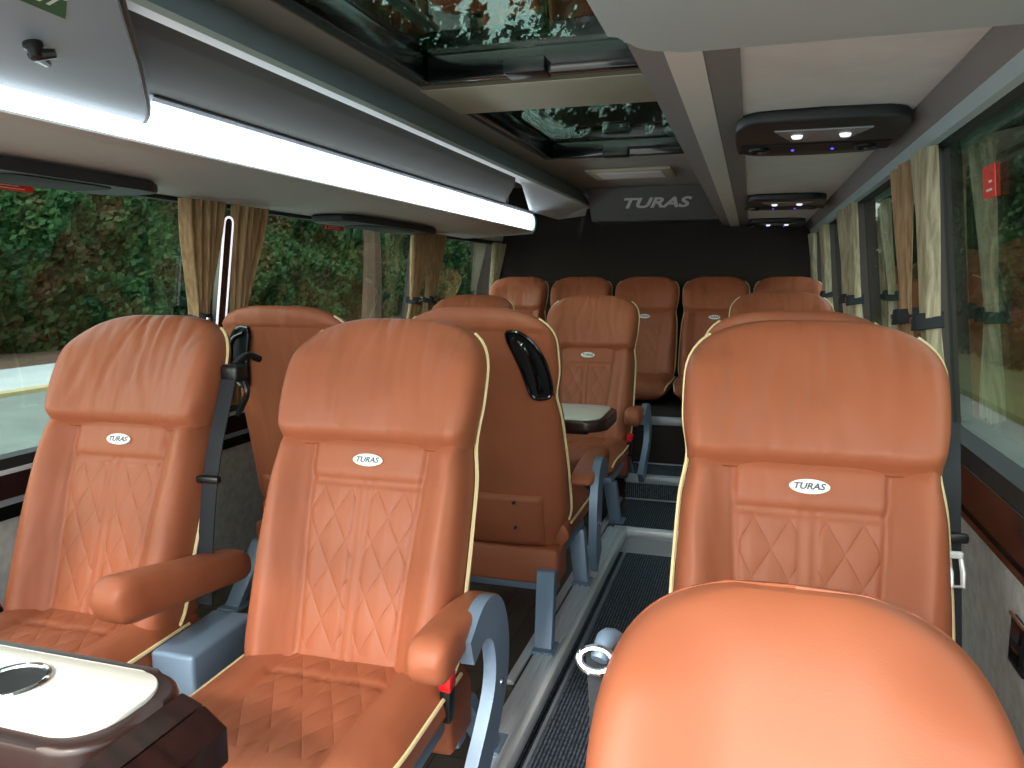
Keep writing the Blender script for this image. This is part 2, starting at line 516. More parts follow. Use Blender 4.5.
    for sx in (-1, 1):
        pts = []
        for j in range(30):
            q = j/29; y = yf+.004 + (.0-yf)*q
            e = min(1, (y-yf)/.13); fr = max(.05, 1-(1-e)**2.6)**(1/2.6) if e < 1 else 1
            w = W/2*(.93+.07*fr) - .012*(1-sm(yf, yf+.2, y)) + .008
            pts.append((sx*(w+.001)*.992, y, zk-ct*.5-.012*(1-fr)+ct/2*fr*.62))
        b = MB(); b.tube(pts, .0052, 6); b.build('piping', 'piping', root)
    # badge
    if badge:
        zb_ = zc-.052; w, h_ = (.041, .0155)
        yb_ = S.yc(zb_) - S.th(zb_)/2 - .0035
        tilt = math.atan2(S.yc(zb_+.05)-S.yc(zb_-.05)+.004, .1)
        mt = Matrix.Translation((0, yb_, zb_)) @ Matrix.Rotation(-tilt, 4, 'X')
        b = MB()
        P = [mt @ Vector((w*math.cos(a*PI/16), 0, h_*math.sin(a*PI/16))) for a in range(32)]
        b.prism(P, mt.to_3x3() @ Vector((0, -.004, 0)), .0012, 2)
        bo = b.build('badge', 'badge', root, sharp=60)
        if badge != 'plain':
            text('lettering', 'TURAS', .0185, 'ink', bo, mt @ Matrix.Translation((-.002, -.0043, 0)) @ Matrix.Rotation(PI/2, 4, 'X'), .0002, .25, 1.12)
    # back shell, pocket, skirt
    yb0 = lambda z: S.yc(z)+S.th(z)/2*.9
    if detail:
        P = []; rows = []
        b = MB()
        def panel(x0, x1, z0, z1, off, th_, nx=14, nz=8, bulge=0.):
            Vv = []; 
            for k in (0, 1):
                for j in range(nz+1):
                    for i in range(nx+1):
                        u = i/nx; v = j/nz
                        x = x0+(x1-x0)*u; z = z0+(z1-z0)*v
                        ex = (1-min(1, abs(x/S.half(z)))**3.2)**(1/2.4)
                        y = S.yc(z)+S.th(z)/2*.9*ex + (off+bulge*math.sin(PI*u)*math.sin(PI*v) if k == 0 else -th_)
                        Vv.append((x, y, z))
            N = (nx+1)*(nz+1); Ff = []
            idx = lambda k, i, j: k*N+j*(nx+1)+i
            for j in range(nz):
                for i in range(nx):
                    Ff.append((idx(0,i,j), idx(0,i+1,j), idx(0,i+1,j+1), idx(0,i,j+1)))
                    Ff.append((idx(1,i,j+1), idx(1,i+1,j+1), idx(1,i+1,j), idx(1,i,j)))
            for i in range(nx):
                Ff.append((idx(0,i,0), idx(1,i,0), idx(1,i+1,0), idx(0,i+1,0))); Ff.append((idx(0,i,nz), idx(0,i+1,nz), idx(1,i+1,nz), idx(1,i,nz)))
            for j in range(nz):
                Ff.append((idx(0,0,j), idx(0,0,j+1), idx(1,0,j+1), idx(1,0,j))); Ff.append((idx(0,nx,j), idx(1,nx,j), idx(1,nx,j+1), idx(0,nx,j+1)))
            return Vv, Ff
        V, F = panel(-.20, .20, .305, .505, .010, .03, bulge=.006)
        pk = mesh('seat_pocket', V, F, 'shell', root)
        for zz in (.48, .38):
            b = MB(); b.lathe([(.0001, .004), (.006, .004), (.007, 0), (.007, -.004)], (-.10 if handle == 'l' else .10, yb0(zz)+.016, zz), 12, 'y')
            b.build('press_stud', 'black', pk)
    if skirt:
        b = MB(); y0 = yb0(.32)+.01
        b.box(-W/2+.012, W/2-.012, y0-.14, y0+.012, .165, .300, .014, 3)
        b.build('skirt', 'shell', root)
        # grab handle set into the upper corner of the back
    if handle:
        sx = -1 if handle == 'l' else 1
        out = [(.118, 1.105), (.150, 1.108), (.185, 1.090), (.215, 1.055), (.236, 1.010), (.248, .955), (.250, .905), (.240, .880), (.205, .874), (.185, .886), (.172, .93), (.158, .98), (.140, 1.03), (.122, 1.075)]
        def on(x, z, o):
            ex = (1-min(1, abs(x/S.half(z)))**3.2)**(1/2.4)
            return Vector((sx*x, S.yc(z)+S.th(z)/2*.9*ex+o, z))
        nO = len(out); cx = sum(p[0] for p in out)/nO; cz = sum(p[1] for p in out)/nO
        # raised surround ring
        g = MB(); ring = [on(x, z, .003) for x, z in out]; ring = curve(ring+[ring[0]], 3)
        g.tube(ring, .0075, 8)
        gh = g.build('grab_handle', 'gloss_black', root)
        Vv = [on(x, z, .004) for x, z in out] + [on(cx+(x-cx)*.5, cz+(z-cz)*.5, .0045) for x, z in out] + [on(cx, cz, .005)]
        Ff = [(i, (i+1) % nO, nO+(i+1) % nO, nO+i) for i in range(nO)] + [(nO+i, nO+(i+1) % nO, 2*nO) for i in range(nO)]
        mesh('recess', Vv, Ff, 'black', gh)
        g = MB(); g.tube(curve([on(.140, 1.085, .010), on(.180, 1.06, .032), on(.205, 1.0, .038), on(.216, .94, .032), on(.216, .90, .010)], 6), .0095, 10)
        g.build('grip', 'gloss_black', gh)
    # armrest
    if arm:
        for sd in arm:
            sx = -1 if sd == 'l' else 1; y9 = .40 if sd != 'c' else .52
            ax = sx*(W/2+.052)
            Vv = []; Ff = []; ny_ = 26; nr = 24
            for j in range(ny_+1):
                q = j/ny_; y = -.335+y9*q
                e = max(.02, min(1, q/.12)); fr = (1-(1-e)**2.2)**(1/2.2)
                e2 = max(.02, min(1, (1-q)/.12)); fr2 = (1-(1-e2)**2.2)**(1/2.2); f_ = min(fr, fr2)
                zt_ = .612 - .05*q*q; zb_ = .515 + .03*sm(0, .5, q) - .02*q
                if sd == 'c': zt_ = .635 - .105*q; zb_ = .515 - .075*q
                zm = (zt_+zb_)/2; hh = (zt_-zb_)/2
                for k in range(nr):
                    a = 2*PI*k/nr; ca, sa = math.cos(a), math.sin(a)
                    x = (.044 if sd != 'c' else .052)*(.55+.45*f_)*math.copysign(abs(ca)**.55, ca); z = hh*f_*math.copysign(abs(sa)**.55, sa)
                    Vv.append((ax+x, y, zm+z))
            for j in range(ny_):
                for k in range(nr): Ff.append((j*nr+k, j*nr+(k+1) % nr, (j+1)*nr+(k+1) % nr, (j+1)*nr+k))
            Ff.append(tuple(range(nr))[::-1]); Ff.append(tuple(range(ny_*nr, ny_*nr+nr)))
            ao = mesh('armrest', Vv, Ff, 'leather', root)
            if sd == 'c': continue
            g = MB(); bx = ax+sx*.040
            path = curve([(bx, -.20, .535), (bx, -.11, .565), (bx+sx*.004, -.04, .54), (bx+sx*.006, -.005, .46), (bx+sx*.004, -.01, .37), (bx-sx*.004, -.05, .28), (bx-sx*.012, -.12, .19)], 6)
            n_ = len(path)
            g.tube(path, [.7+.5*math.sin(PI*min(1, i/(n_*.5))*.5)+.0*i for i in range(n_)], flat=(.088, .030, (1, 0, 0)))
            es = [e for e in g.b.edges if len(e.link_faces) == 2 and e.calc_face_angle(0) > 1.0]
            bmesh.ops.bevel(g.b, geom=es, offset=.006, segments=2, affect='EDGES')
            br = g.build('bracket', 'frame', ao)
            g = MB(); g.lathe([(.0001, .008), (.008, .007), (.010, .002), (.010, -.02)], (bx+sx*.016, -.008, .375), 16, 'x')
            if sx < 0: bmesh.ops.scale(g.b, vec=(-1, 1, 1), verts=g.b.verts[:], space=Matrix.Translation((-(bx+sx*.016), .008, -.375)))
            g.build('bolt', 'chrome', br)
    # belts
    if belt:
        sx = -1 if belt == 'l' else 1
        bk_ = belt != 'r'
        bxx = sx*(W/2+(.008 if belt == 'b' else .020 if bk_ else .030)); dy = .10 if bk_ else 0
        if belt == 'b': dy = .05
        top, bot = (bxx, S.yc(1.0)-.02+dy*.3, 1.03-dy), (bxx+sx*.01, .03+dy, .42)
        g = MB(); g.tube(curve([top, (bxx, S.yc(.8)-.045+dy, .80), (bxx+sx*.004, .055+dy, .58), bot], 6), 1, flat=(.048, .004, (0, 1, .2)))
        be = g.build('seat_belt', 'belt', root)
        if bk_: belt_hw = False
        else: belt_hw = True
        g = MB(); g.box(bxx-.03, bxx+.03, S.yc(1.0)-.03, S.yc(1.0)+.03, 1.005, 1.055, .012, 3)
        g.tube(curve([(bxx, S.yc(1.0), 1.05), (bxx+sx*.012, S.yc(1.0)+.05, 1.075), (bxx+sx*.02, S.yc(1.)+.10, 1.06)], 5), .011, 8)
        g.tube(curve([(bxx+sx*.012, S.yc(1.0)+.01, 1.03), (bxx+sx*.026, S.yc(1.0)+.02, .97), (bxx+sx*.022, S.yc(.9)+.01, .91)], 5), [.009]*10+[.005], 8)
        if belt_hw: g.build('belt_guide', 'black', be)
        g = MB(); g.box(bxx-.036, bxx+.036, S.yc(.76)-.066+dy, S.yc(.76)-.044+dy, .742, .762, .006, 2)
        g.build('belt_stop', 'black', be)
    if buckle:
        for sd in buckle:
            sx = -1 if sd == 'l' else 1
            g = MB(); mt = Matrix.Translation((sx*(W/2+.012), -.10, .395)) @ Matrix.Rotation(sx*.1, 4, 'Y') @ Matrix.Rotation(.25, 4, 'X')
            g.box(-.013, .013, -.018, .018, -.09, .012, .004, 2, mt)
            bu = g.build('buckle', 'black', root)
            g = MB(); g.box(-.015, .015, -.0195, .016, .002, .042, .004, 2, mt); g.box(-.007, .007, -.021, -.017, .006, .012, 0, 1, mt)
            g.build('release_button', 'red', bu)
    # frame and legs
    if legs:
        g = MB()
        g.box(-W/2+.03, W/2-.03, -.42, .10, .225, .262, .008, 2)
        g.box(-W/2+.02, W/2-.02, .06, .12, .135, .185, .01, 2)
        g.build('seat_frame', 'frame', root)
        for sx in (-1, 1):
            for (ya, yb_) in ((-.36, -.33), (.15, .30)):
                xa = sx*(W/2-.05); xz = sx*(W/2-.02)
                g = MB(); w = .035
                g.prism([(xa-w, ya-.03, .232), (xa+w, ya-.03, .232), (xz+w*.9, yb_-.03, .012), (xz-w*.9, yb_-.03, .012)], (0, .05, 0), .006, 2)
                g.box(xz-.045, xz+.045, yb_-.05, yb_+.05, .0, .014, .004, 1)
                g.build('leg', 'frame', root)
    return root

S1 = Seat()
A0 = dict(detail=1)
def place(o, x, y, z, rz, label, group=None, name=None, sc=None):
    o.location = (x, y, z); o.rotation_euler = (0, 0, rz); o['label'] = label
    if group: o['group'] = group
    if sc: o.scale = sc
    return o

GR = 'tan leather passenger seats'
GREAR = 'tan leather seats of the rear bench'
XA, XW, XR = -.89, -1.665, .135
YF = 1.57
aisle = make_seat('coach_seat', '', S1, arm='r', belt='l', buckle='r')
place(aisle, XA+.01, YF, 0, .025, 'large tan quilted seat facing the camera, left of the aisle, red buckle beside its cushion', GR)
window_seat = make_seat('coach_seat', '', S1, arm='c', belt='r', buckle='l')
g = MB(); g.box(.285, .415, -.16, .10, .20, .375, .012, 3); g.build('seat_frame', 'frame', window_seat)
place(window_seat, XW, YF+.03, 0, .05, 'tan quilted leather seat beside the nearest left window, behind the white cup holder table', GR)
right_seat = make_seat('coach_seat', '', S1, arm='', belt='b', buckle='')
place(right_seat, XR, YF+.03, 0, 0, 'tan quilted seat right of the aisle with a belt tongue hanging at its right', GR)
back_a = make_seat('coach_seat', '', S1, arm='l', handle='l', belt='', buckle='')
place(back_a, XA, 2.76, 0, PI, 'tan leather seat turned away by the aisle, black grab handle at its right corner', GR)
back_w = make_seat('coach_seat', '', S1, arm='', handle='r', belt='', buckle='')
place(back_w, XW+.02, 2.74, 0, PI, 'tan leather seat turned away by the left window, black grab handle at its left corner', GR)
back_r = make_seat('coach_seat', '', S1, arm='', belt='', buckle='')
place(back_r, XR+.0, 2.80, 0, PI, 'tan leather seat turned away on the right, mostly hidden behind the front right seat', GR)
far_a = copy_tree(aisle)
place(far_a, XA, 4.30, 0, 0, 'tan leather seat facing the camera on the aisle behind the far cream topped table', GR)
far_w = copy_tree(window_seat)
place(far_w, XW, 4.34, 0, 0, 'tan leather seat by the left window whose headrest just shows above the turned away seat', GR)
far_r = copy_tree(right_seat)
place(far_r, XR+.03, 4.30, .03, 0, 'tan leather seat whose round headrest rises behind the large right seats', GR)

aisle.scale = (.975, 1, .992); window_seat.scale = (.955, 1, .99)
# near right seat: lower, smooth headrest close to the camera
S2 = Seat(W=.475, zt=1.19, zc=.89, R=.20, rise=.345)
M['head_smooth'] = leather('leather_smooth_headrest', None, wrinkle=.0)
near = make_seat('coach_seat', '', S2, arm='r', belt='', buckle='', badge=False)
place(near, .07, .62, -.302, 0, 'lower tan leather seat nearest the camera, bright smooth headrest filling the bottom right corner', GR)

# rear bench seats
S3 = Seat(W=.465, zt=1.30-.43+.23, zc=.86, zcush=.40, rise=.20, R=.12)
rear = make_seat('rear_bench_seat', '', S3, arm='', belt='', buckle='', legs=False, detail=0, skirt=False)
rl = ['tan leather rear bench seat nearest the left windows, fifth from the right wall',
      'second tan rear bench seat from the left, partly hidden by the aisle seat in front',
      'tan leather rear bench seat facing straight down the aisle, middle of the five',
      'fourth tan leather rear bench seat from the left, just right of the middle one',
      'tan leather rear bench seat against the right wall, mostly behind a round headrest']
for i in range(5):
    o = rear if i == 0 else copy_tree(rear)
    place(o, -1.75+.5025*i, 5.70, .205, 0, rl[i], GREAR)

# ------------------------------------------------------------------ setting: floor, steps, walls
def struct(o): o['kind'] = 'structure'; return o
b = MB(); b.box(-2.3, -.63, -.6, 6.35, -.5, 0); b.box(-.15, .62, 1.05, 6.35, -.5, 0)
struct(b.build('floor', 'planks'))
b = MB(); b.box(-.63, -.15, -.6, 3.85, -.5, -.12); b.box(-.15, .62, -.6, 1.05, -.5, -.30)
b.box(-.63, -.15, 3.85, 4.42, -.5, -.002)
struct(b.build('floor', 'carpet'))
def nosing(y, z, x0=-.63, x1=-.15):
    b = MB(); b.box(x0, x1, y-.006, y+.040, z-.040, z+.006, .005, 2)
    for k in range(3): b.box(x0, x1, y+.008+k*.010, y+.012+k*.010, z+.005, z+.009, 0)
    return b
struct(nosing(3.85, 0).build('trim_1', 'alu'))
b = MB(); b.box(-.63, -.15, 3.846, 3.852, -.12, -.035)
struct(b.build('step_riser', 'alu_dull'))
b = MB(); b.box(-.66, -.12, 4.42, 4.75, -.01, .14); struct(b.build('step', 'carpet'))
struct(nosing(4.42, .14, -.66, -.12).build('trim_2', 'alu_dull'))
b = MB(); b.box(-.66, -.12, 4.412, 4.418, 0.002, .010); b.box(-.66, -.12, 4.742, 4.748, .142, .150); b.box(-.63,-.15,3.838,3.846,-.118,-.110)
struct(b.build('trim_3', 'alu_dull'))
b = MB(); b.box(-2.15, .52, 4.75, 6.3, -.01, .43); struct(b.build('rear_platform', 'rear'))
struct(nosing(4.75, .43, -.72, -.06).build('trim_4', 'alu_dull'))
# aluminium edge rails along the sunken aisle, with ridges
for nm, x0, x1, ya, yb_ in (('trim_5', -.665, -.565, -.6, 3.86), ('trim_6', -.155, -.11, 1.05, 3.86)):
    b = MB(); s_ = 1 if nm == 'trim_5' else -1
    b.box(x0, x1, ya, yb_, -.012, .006, .003, 1)
    if s_ == 1:
        for k in range(3): b.box(x0+.012+k*.024, x0+.020+k*.024, ya, yb_, .005, .011, .002, 1)
    struct(b.build(nm, 'alu'))
b = MB(); b.box(-.572, -.562, -.6, 3.84, -.12, -.105); struct(b.build('trim_7', 'alu_dull'))
b = MB(); b.box(-.582, -.561, -.6, 3.86, -.035, .018, .005, 2); struct(b.build('trim_25', 'silver'))
# seat fixing track
b = MB(); b.box(-.70, -.672, 2.2, 4.4, .0, .016, .003, 1); struct(b.build('trim_8', 'alu'))

# side walls: lean inward towards the roof
def wallx(side, z):           # inner surface
    return (-2.15 + .13*(z-.72)/.88) if side < 0 else (.535 - .10*(z-.72)/.94)
def wallprism(name, side, y0, y1, z0, z1, th, m, off=0., bev=0):
    a, c = wallx(side, z0)+off, wallx(side, z1)+off
    b = MB(); b.prism([(a, y0, z0), (c, y0, z1), (c+side*th, y0, z1), (a+side*th, y0, z0)], (0, y1-y0, 0), bev)
    return b
for side, nm, zs_, zt_ in ((-1, 'wall_left', .66, 1.60), (1, 'wall_right', .82, 1.665)):
    b = wallprism(nm, side, -.6, 6.35, -.5, zs_, .06, 'wall_grey')
    a, c = wallx(side, zt_), wallx(side, 2.1)
    b.prism([(a, -.6, zt_), (c, -.6, 2.1), (c+side*.06, -.6, 2.1), (a+side*.06, -.6, zt_)], (0, 6.95, 0))
    struct(b.build(nm, 'wall_grey'))
b = MB(); b.box(-2.3, .7, 6.3, 6.36, -.5, 2.1); struct(b.build('wall_rear', 'rear'))

# windows: glass, rubber frame, sill
def window(n, side, y0, y1, z0, z1):
    w = empty('window_%d' % n, (0, 0, 0)); struct(w)
    wallprism('', side, y0, y1, z0, z1, .008, 'glass', side*.045).build('glass_pane', 'glass', w)
    fr = MB()
    def bar(ya, yb_, za, zb_):
        a, c = wallx(side, za), wallx(side, zb_)
        fr.prism([(a+side*.02, ya, za), (c+side*.02, ya, zb_), (c+side*.062, ya, zb_), (a+side*.062, ya, za)], (0, yb_-ya, 0))
    bar(y0, y0+.035, z0, z1); bar(y1-.035, y1, z0, z1); bar(y0+.035, y1-.035, z0, z0+.03); bar(y0+.035, y1-.035, z1-.03, z1)
    fr.build('window_frame', 'rubber', w)
    return w
LY = [-.6, .62, 2.63, 4.62, 6.3]
RY = [-.6, .75, 2.44, 3.95, 5.3, 6.3]
for i in range(4): window(i+1, -1, LY[i]+.0, LY[i+1]-.0, .66, 1.60)
for i in range(5): window(i+5, 1, RY[i], RY[i+1], .82, 1.665)
# pillars between the windows
for i, y in enumerate(LY[1:-1]+[6.24]):
    w = .045
    struct(wallprism('', -1, y-w, y+w, .66, 1.60, .04, 'pillar', .0).build('pillar', 'pillar'))
for i, y in enumerate(RY[1:-1]+[6.25]):
    struct(wallprism('', 1, y-.04, y+.04, .82, 1.665, .04, 'pillar', .0).build('pillar', 'pillar'))
# left sill: black ledge, bright line, gloss strip; right sill: dark gloss wood
def ledge(name, side, z0, z1, off0, off1, m, y0=-.6, y1=6.3, bev=.004):
    a, c = wallx(side, z0), wallx(side, z1)
    b = MB(); b.prism([(a-side*off0, y0, z0), (c-side*off1, y0, z1), (c+side*.05, y0, z1), (a+side*.05, y0, z0)], (0, y1-y0, 0), bev)
    return struct(b.build(name, m))
ledge('trim_9', -1, .715, .745, .03, .012, 'rubber')
ledge('trim_10', -1, .700, .714, .036, .036, 'silver')
ledge('trim_11', -1, .62, .699, .03, .033, 'wood_gloss')
ledge('trim_12', -1, .600, .619, .034, .034, 'alu_dull')
ledge('trim_13', -1, .55, .599, .02, .03, 'gloss_black')
ledge('trim_14', 1, .855, .885, .03, .012, 'rubber')
ledge('trim_15', 1, .74, .854, .026, .034, 'wood_gloss')
ledge('trim_16', 1, .722, .739, .034, .034, 'gloss_black')
ledge('trim_17', 1, .705, .721, .020, .020, 'alu')
ledge('trim_18', 1, -.26, .03, .02, .02, 'gloss_black')

# socket plate on the right wall
so = empty('wall_socket', (wallx(1, .55)-.002, 1.70, .55), label='small black socket plate with a chrome edge on the grey right wall panel', cat='socket')
b = MB(); b.box(-.012, .004, -.045, .045, -.05, .05, .004, 2); b.build('plate', 'black', so)
b = MB(); b.box(-.016, -.010, -.047, .047, .048, .056, .002, 1); b.build('rim', 'chrome', so)
for dz in (-.022, .022):
    b = MB(); b.box(-.016, -.010, -.025, .025, dz-.014, dz+.014, .003, 1); b.build('port', 'gloss_black', so)

# ------------------------------------------------------------------ roof
b = MB()
# ceiling sheet with two hatch openings
HX0, HX1 = -1.14, -.32
zt_ = 1.95
b.box(-1.28, HX0, -.3, 6.3, zt_, zt_+.05); b.box(HX1, -.1, -.3, 6.3, zt_, zt_+.05)
b.box(HX0, HX1, -.3, .55, zt_, zt_+.05); b.box(HX0, HX1, 4.36, 6.3, zt_, zt_+.05)
b.box(-2.2, -1.28, -.3, 6.3, 2.04, 2.1); b.box(-.1, .6, -.3, 6.3, 1.96, 2.04)
struct(b.build('ceiling', 'ceiling'))
b = MB(); b.box(HX0-.01, HX1+.01, 2.62, 3.02, 1.94, 2.0, .01, 2)
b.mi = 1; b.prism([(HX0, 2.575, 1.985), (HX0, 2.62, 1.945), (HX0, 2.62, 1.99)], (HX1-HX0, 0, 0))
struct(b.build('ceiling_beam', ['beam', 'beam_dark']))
def hatch(y0, y1, label, ny):
    h = empty('roof_hatch', ((HX0+HX1)/2, (y0+y1)/2, 1.96), label=label, cat='roof hatch', group='glazed roof hatches')
    hx, hy = (HX1-HX0)/2, (y1-y0)/2
    b = MB(); t = .05
    for a in ((-hx, -hx+t, -hy, hy), (hx-t, hx, -hy, hy), (-hx+t, hx-t, -hy, -hy+t), (-hx+t, hx-t, hy-t, hy)):
        b.box(*a, -.008, .10, .006, 2)
    b.build('hatch_frame', 'gloss_black', h)
    b = MB(); b.box(-hx+t, hx-t, -hy+t, hy-t, .075, .083); b.build('glass_pane', 'roof_glass', h)
    b = MB(); b.box(-.07, .07, hy-t-.05, hy-.005, -.014, .035, .006, 2); b.build('latch', 'black', h)
    return h
hatch(.55, 2.60, 'large glazed roof hatch nearest the camera, trees seen through dark glass', 0)
hatch(3.02, 4.36, 'second glazed roof hatch, dark, behind the beige cross beam', 0)

# rear ceiling lamp
rc = empty('ceiling_lamp', (-.74, 4.95, 1.95), label='flat beige rectangular lamp panel on the ceiling before the rear header', cat='ceiling lamp')
b = MB(); b.box(-.26, .26, -.20, .20, -.018, .0, .008, 2); b.build('housing', 'beam', rc)
b = MB(); b.box(-.20, .20, -.13, .13, -.023, -.017, .003, 1); b.build('diffuser', 'soffit', rc)

# rear header with raised lettering
hd = empty('rear_header', (-.74, 5.85, 1.72), label='dark grey sloping header panel across the rear ceiling with silver lettering', cat='header panel')
b = MB()
y0, z0, y1, z1 = -.17, .225, .05, .0
b.prism([(-.44, y0, z0), (-.44, y1, z1), (-.44, y1+.38, z1), (-.44, y1+.38, z0)], (.94, 0, 0), .01, 2)
b.build('panel', 'rear_panel', hd)
ang = math.atan2(z0-z1, y1-y0)
mt = Matrix.Translation((.03, -.095, .0765)) @ Matrix.Rotation(PI-ang, 4, 'X') @ Matrix.Rotation(PI, 4, 'Z') @ Matrix.Rotation(0, 4, 'X')
mt = Matrix.Translation((.04, -.062, .118)) @ Matrix((( 1, 0, 0, 0), (0, -math.cos(ang), -math.sin(ang), 0), (0, math.sin(ang), -math.cos(ang), 0), (0, 0, 0, 1)))
text('lettering', 'TURAS', .125, 'silver', hd, mt, .006, .35, 1.28)

# ------------------------------------------------------------------ left luggage rack
rk = empty('luggage_rack', (-1.75, .0, 1.6), label='long closed luggage rack above the left windows with a white light bar on its edge', cat='luggage rack')
def rprism(name, pts, y0, y1, m, bev=0):
    b = MB(); b.prism([(x+1.75, y0, z-1.6) for x, z in pts], (0, y1-y0, 0), bev, 3)
    return b.build(name, m, rk)
rprism('underside', [(-2.06, 1.585), (-1.80, 1.588), (-1.78, 1.597), (-1.53, 1.612), (-1.50, 1.626), (-1.52, 1.66), (-2.06, 1.64)], -.6, 5.40, 'rack_white', .004)
# rounded light bar lens
arc = [(-1.512+.020*math.cos(a), 1.684+.056*math.sin(a)) for a in [(-80+160*k/12)*PI/180 for k in range(13)]]
rprism('light_bar', arc, -.6, 5.37, 'lightbar')
rprism('rack_trim', [(-1.525, 1.738), (-1.494, 1.738), (-1.487, 1.747), (-1.494, 1.757), (-1.525, 1.757)], 1.70, 5.38, 'alu_dull')
rprism('end_cap', [(-2.05, 1.58)]+[(-1.515+.034*math.cos(a), 1.68+.075*math.sin(a)) for a in [(-80+160*k/10)*PI/180 for k in range(11)]]+[(-2.05, 1.74)], 5.375, 5.41, 'grey_plastic', .004)
rprism('rack_rail', [(-1.215, 1.818), (-1.185, 1.822), (-1.185, 1.838), (-1.215, 1.842)], 1.22, 5.9, 'silver')
rprism('cove', [(-1.20, 1.842), (-1.215, 1.88), (-1.25, 1.93), (-1.27, 1.95), (-1.32, 1.948), (-1.32, 1.842)], 1.30, 5.9, 'blue_plastic', .004)
# flap: gently bowed, slanting end
fl = []
prof = [(-1.505, 1.752), (-1.44, 1.764), (-1.35, 1.786), (-1.27, 1.808), (-1.21, 1.829)]
V = []; F = []
for k, (x, z) in enumerate(prof):
    ye = 4.75 - .75*(k/4)
    for y in (1.70-.42*(k/4)**.8, ye):
        V += [(x+1.75, y, z-1.6), (x+1.75-.01, y, z-1.6+.025)]
for k in range(4):
    o = k*4
    F += [(o, o+4, o+6, o+2), (o+1, o+3, o+7, o+5), (o+2, o+6, o+7, o+3), (o, o+1, o+5, o+4)]
F += [(0, 2, 3, 1), (16, 17, 19, 18)]
mesh('flap', V, F, 'flap', rk, smooth=False)
rprism('shelf', [(-2.0, 1.655), (-1.53, 1.67), (-1.53, 1.69), (-2.0, 1.69)], 4.0, 5.36, 'black')
# bright closing panel behind the open end
V = [(-1.50, 5.30, 1.755), (-1.20, 4.02, 1.832), (-1.20, 5.85, 1.832), (-1.24, 5.95, 1.77), (-1.42, 5.80, 1.735)]
V = [(x+1.75, y, z-1.6) for x, y, z in V]; V += [(x-.01, y, z+.03) for x, y, z in V]
mesh('closing_panel', V, [(0, 1, 2), (0, 2, 4), (2, 3, 4), (5, 7, 6), (5, 9, 7), (7, 9, 8), (0, 5, 6, 1), (1, 6, 7, 2), (2, 7, 8, 3), (3, 8, 9, 4), (4, 9, 5, 0)], 'silver', rk, smooth=False)

# front end panel of the rack with knob and sign
fp = empty('rack_end_panel', (-1.48, 1.2, 1.68), label='blue grey panel at top left with a black catch and a green sign', cat='panel')
# one plane sloping up and inboard, its free edge cut in a curve
edge = [(-1.490, 1.665), (-1.464, 1.646), (-1.42, 1.600), (-1.374, 1.543), (-1.325, 1.482), (-1.278, 1.422), (-1.24, 1.370), (-1.206, 1.325), (-1.16, 1.262), (-1.12, 1.209), (-1.09, 1.165)]
def onp(x, y, o=0.): return Vector((x+1.48, y-1.2, 1.672+.30*(x+1.5)-1.68)) + Vector((.287, 0, -.958))*o
b = MB(); b.prism([onp(-1.490, .2)]+[onp(x, y) for x, y in edge]+[onp(-1.09, .2)], Vector((-.287, 0, .958))*.022, .003, 1); b.build('panel', 'blue_plastic', fp)
b = MB(); b.tube(curve([onp(x, y, -.008) for x, y in edge], 3), .010, 8); b.build('edge_strip', 'pillar', fp)
fr_ = Matrix.Translation(onp(-1.322, 1.20, .0)) @ Vector((.287, 0, -.958)).to_track_quat('Z', 'Y').to_matrix().to_4x4()
b = MB(); b.lathe([(.018, -.004), (.018, .008), (.013, .012), (.011, .028), (.0001, .030)], (0, 0, 0), 20)
bmesh.ops.transform(b.b, matrix=fr_, verts=b.b.verts[:])
b.tube([onp(-1.325, 1.20, .02), onp(-1.352, 1.255, .012)], [.013, .008], 10)
b.tube([onp(-1.325, 1.205, .02), onp(-1.30, 1.225, .022)], [.012, .009], 10)
b.build('catch', 'black', fp)
b = MB()
b.prism([onp(-1.221, 1.182, .0005), onp(-1.216, 1.06, .0005), onp(-1.11, 1.02, .0005), onp(-1.11, 1.09, .0005)], Vector((.287, 0, -.958))*.0015)
sg = b.build('sign', 'sign_green', fp)
tx = Vector((0, 1, 0)); ty = Vector((.958, 0, .287)); tz = tx.cross(ty)
rot = Matrix(((tx.x, ty.x, tz.x, 0), (tx.y, ty.y, tz.y, 0), (tx.z, ty.z, tz.z, 0), (0, 0, 0, 1)))
text('lettering', 'EXIT', .046, 'sign_white', sg, Matrix.Translation(onp(-1.185, 1.092, .003)) @ rot, .0004)

# ------------------------------------------------------------------ right service channel
sf = MB()
def srp(pts, y0=.2, y1=6.28): 
    b = MB(); b.prism([(x, y0, z) for x, z in pts], (0, y1-y0, 0), .002, 1); return b
zS = 1.70
struct(srp([(-.038, zS), (.372, zS), (.372, zS+.06), (-.038, zS+.06)]).build('trim_19', 'soffit'))
struct(srp([(-.10, zS-.006), (-.036, zS-.006), (-.036, zS+.06), (-.10, zS+.06)]).build('trim_20', 'soffit_dark'))
struct(srp([(-.168, zS-.010), (-.101, zS-.008), (-.101, zS+.06), (-.168, zS+.06)]).build('trim_21', 'soffit_light'))
struct(srp([(-.232, zS+.004), (-.169, zS-.008), (-.169, 1.95), (-.232, 1.95)]).build('trim_22', 'soffit_dark'))
struct(srp([(.370, zS-.004), (.405, zS-.05), (.44, zS-.05), (.44, zS+.06), (.37, zS+.06)]).build('trim_23', 'soffit_dark'))
struct(srp([(.404, zS-.046), (.418, zS-.078), (.440, zS-.078), (.44, zS-.02)]).build('trim_24', 'grey_plastic'))

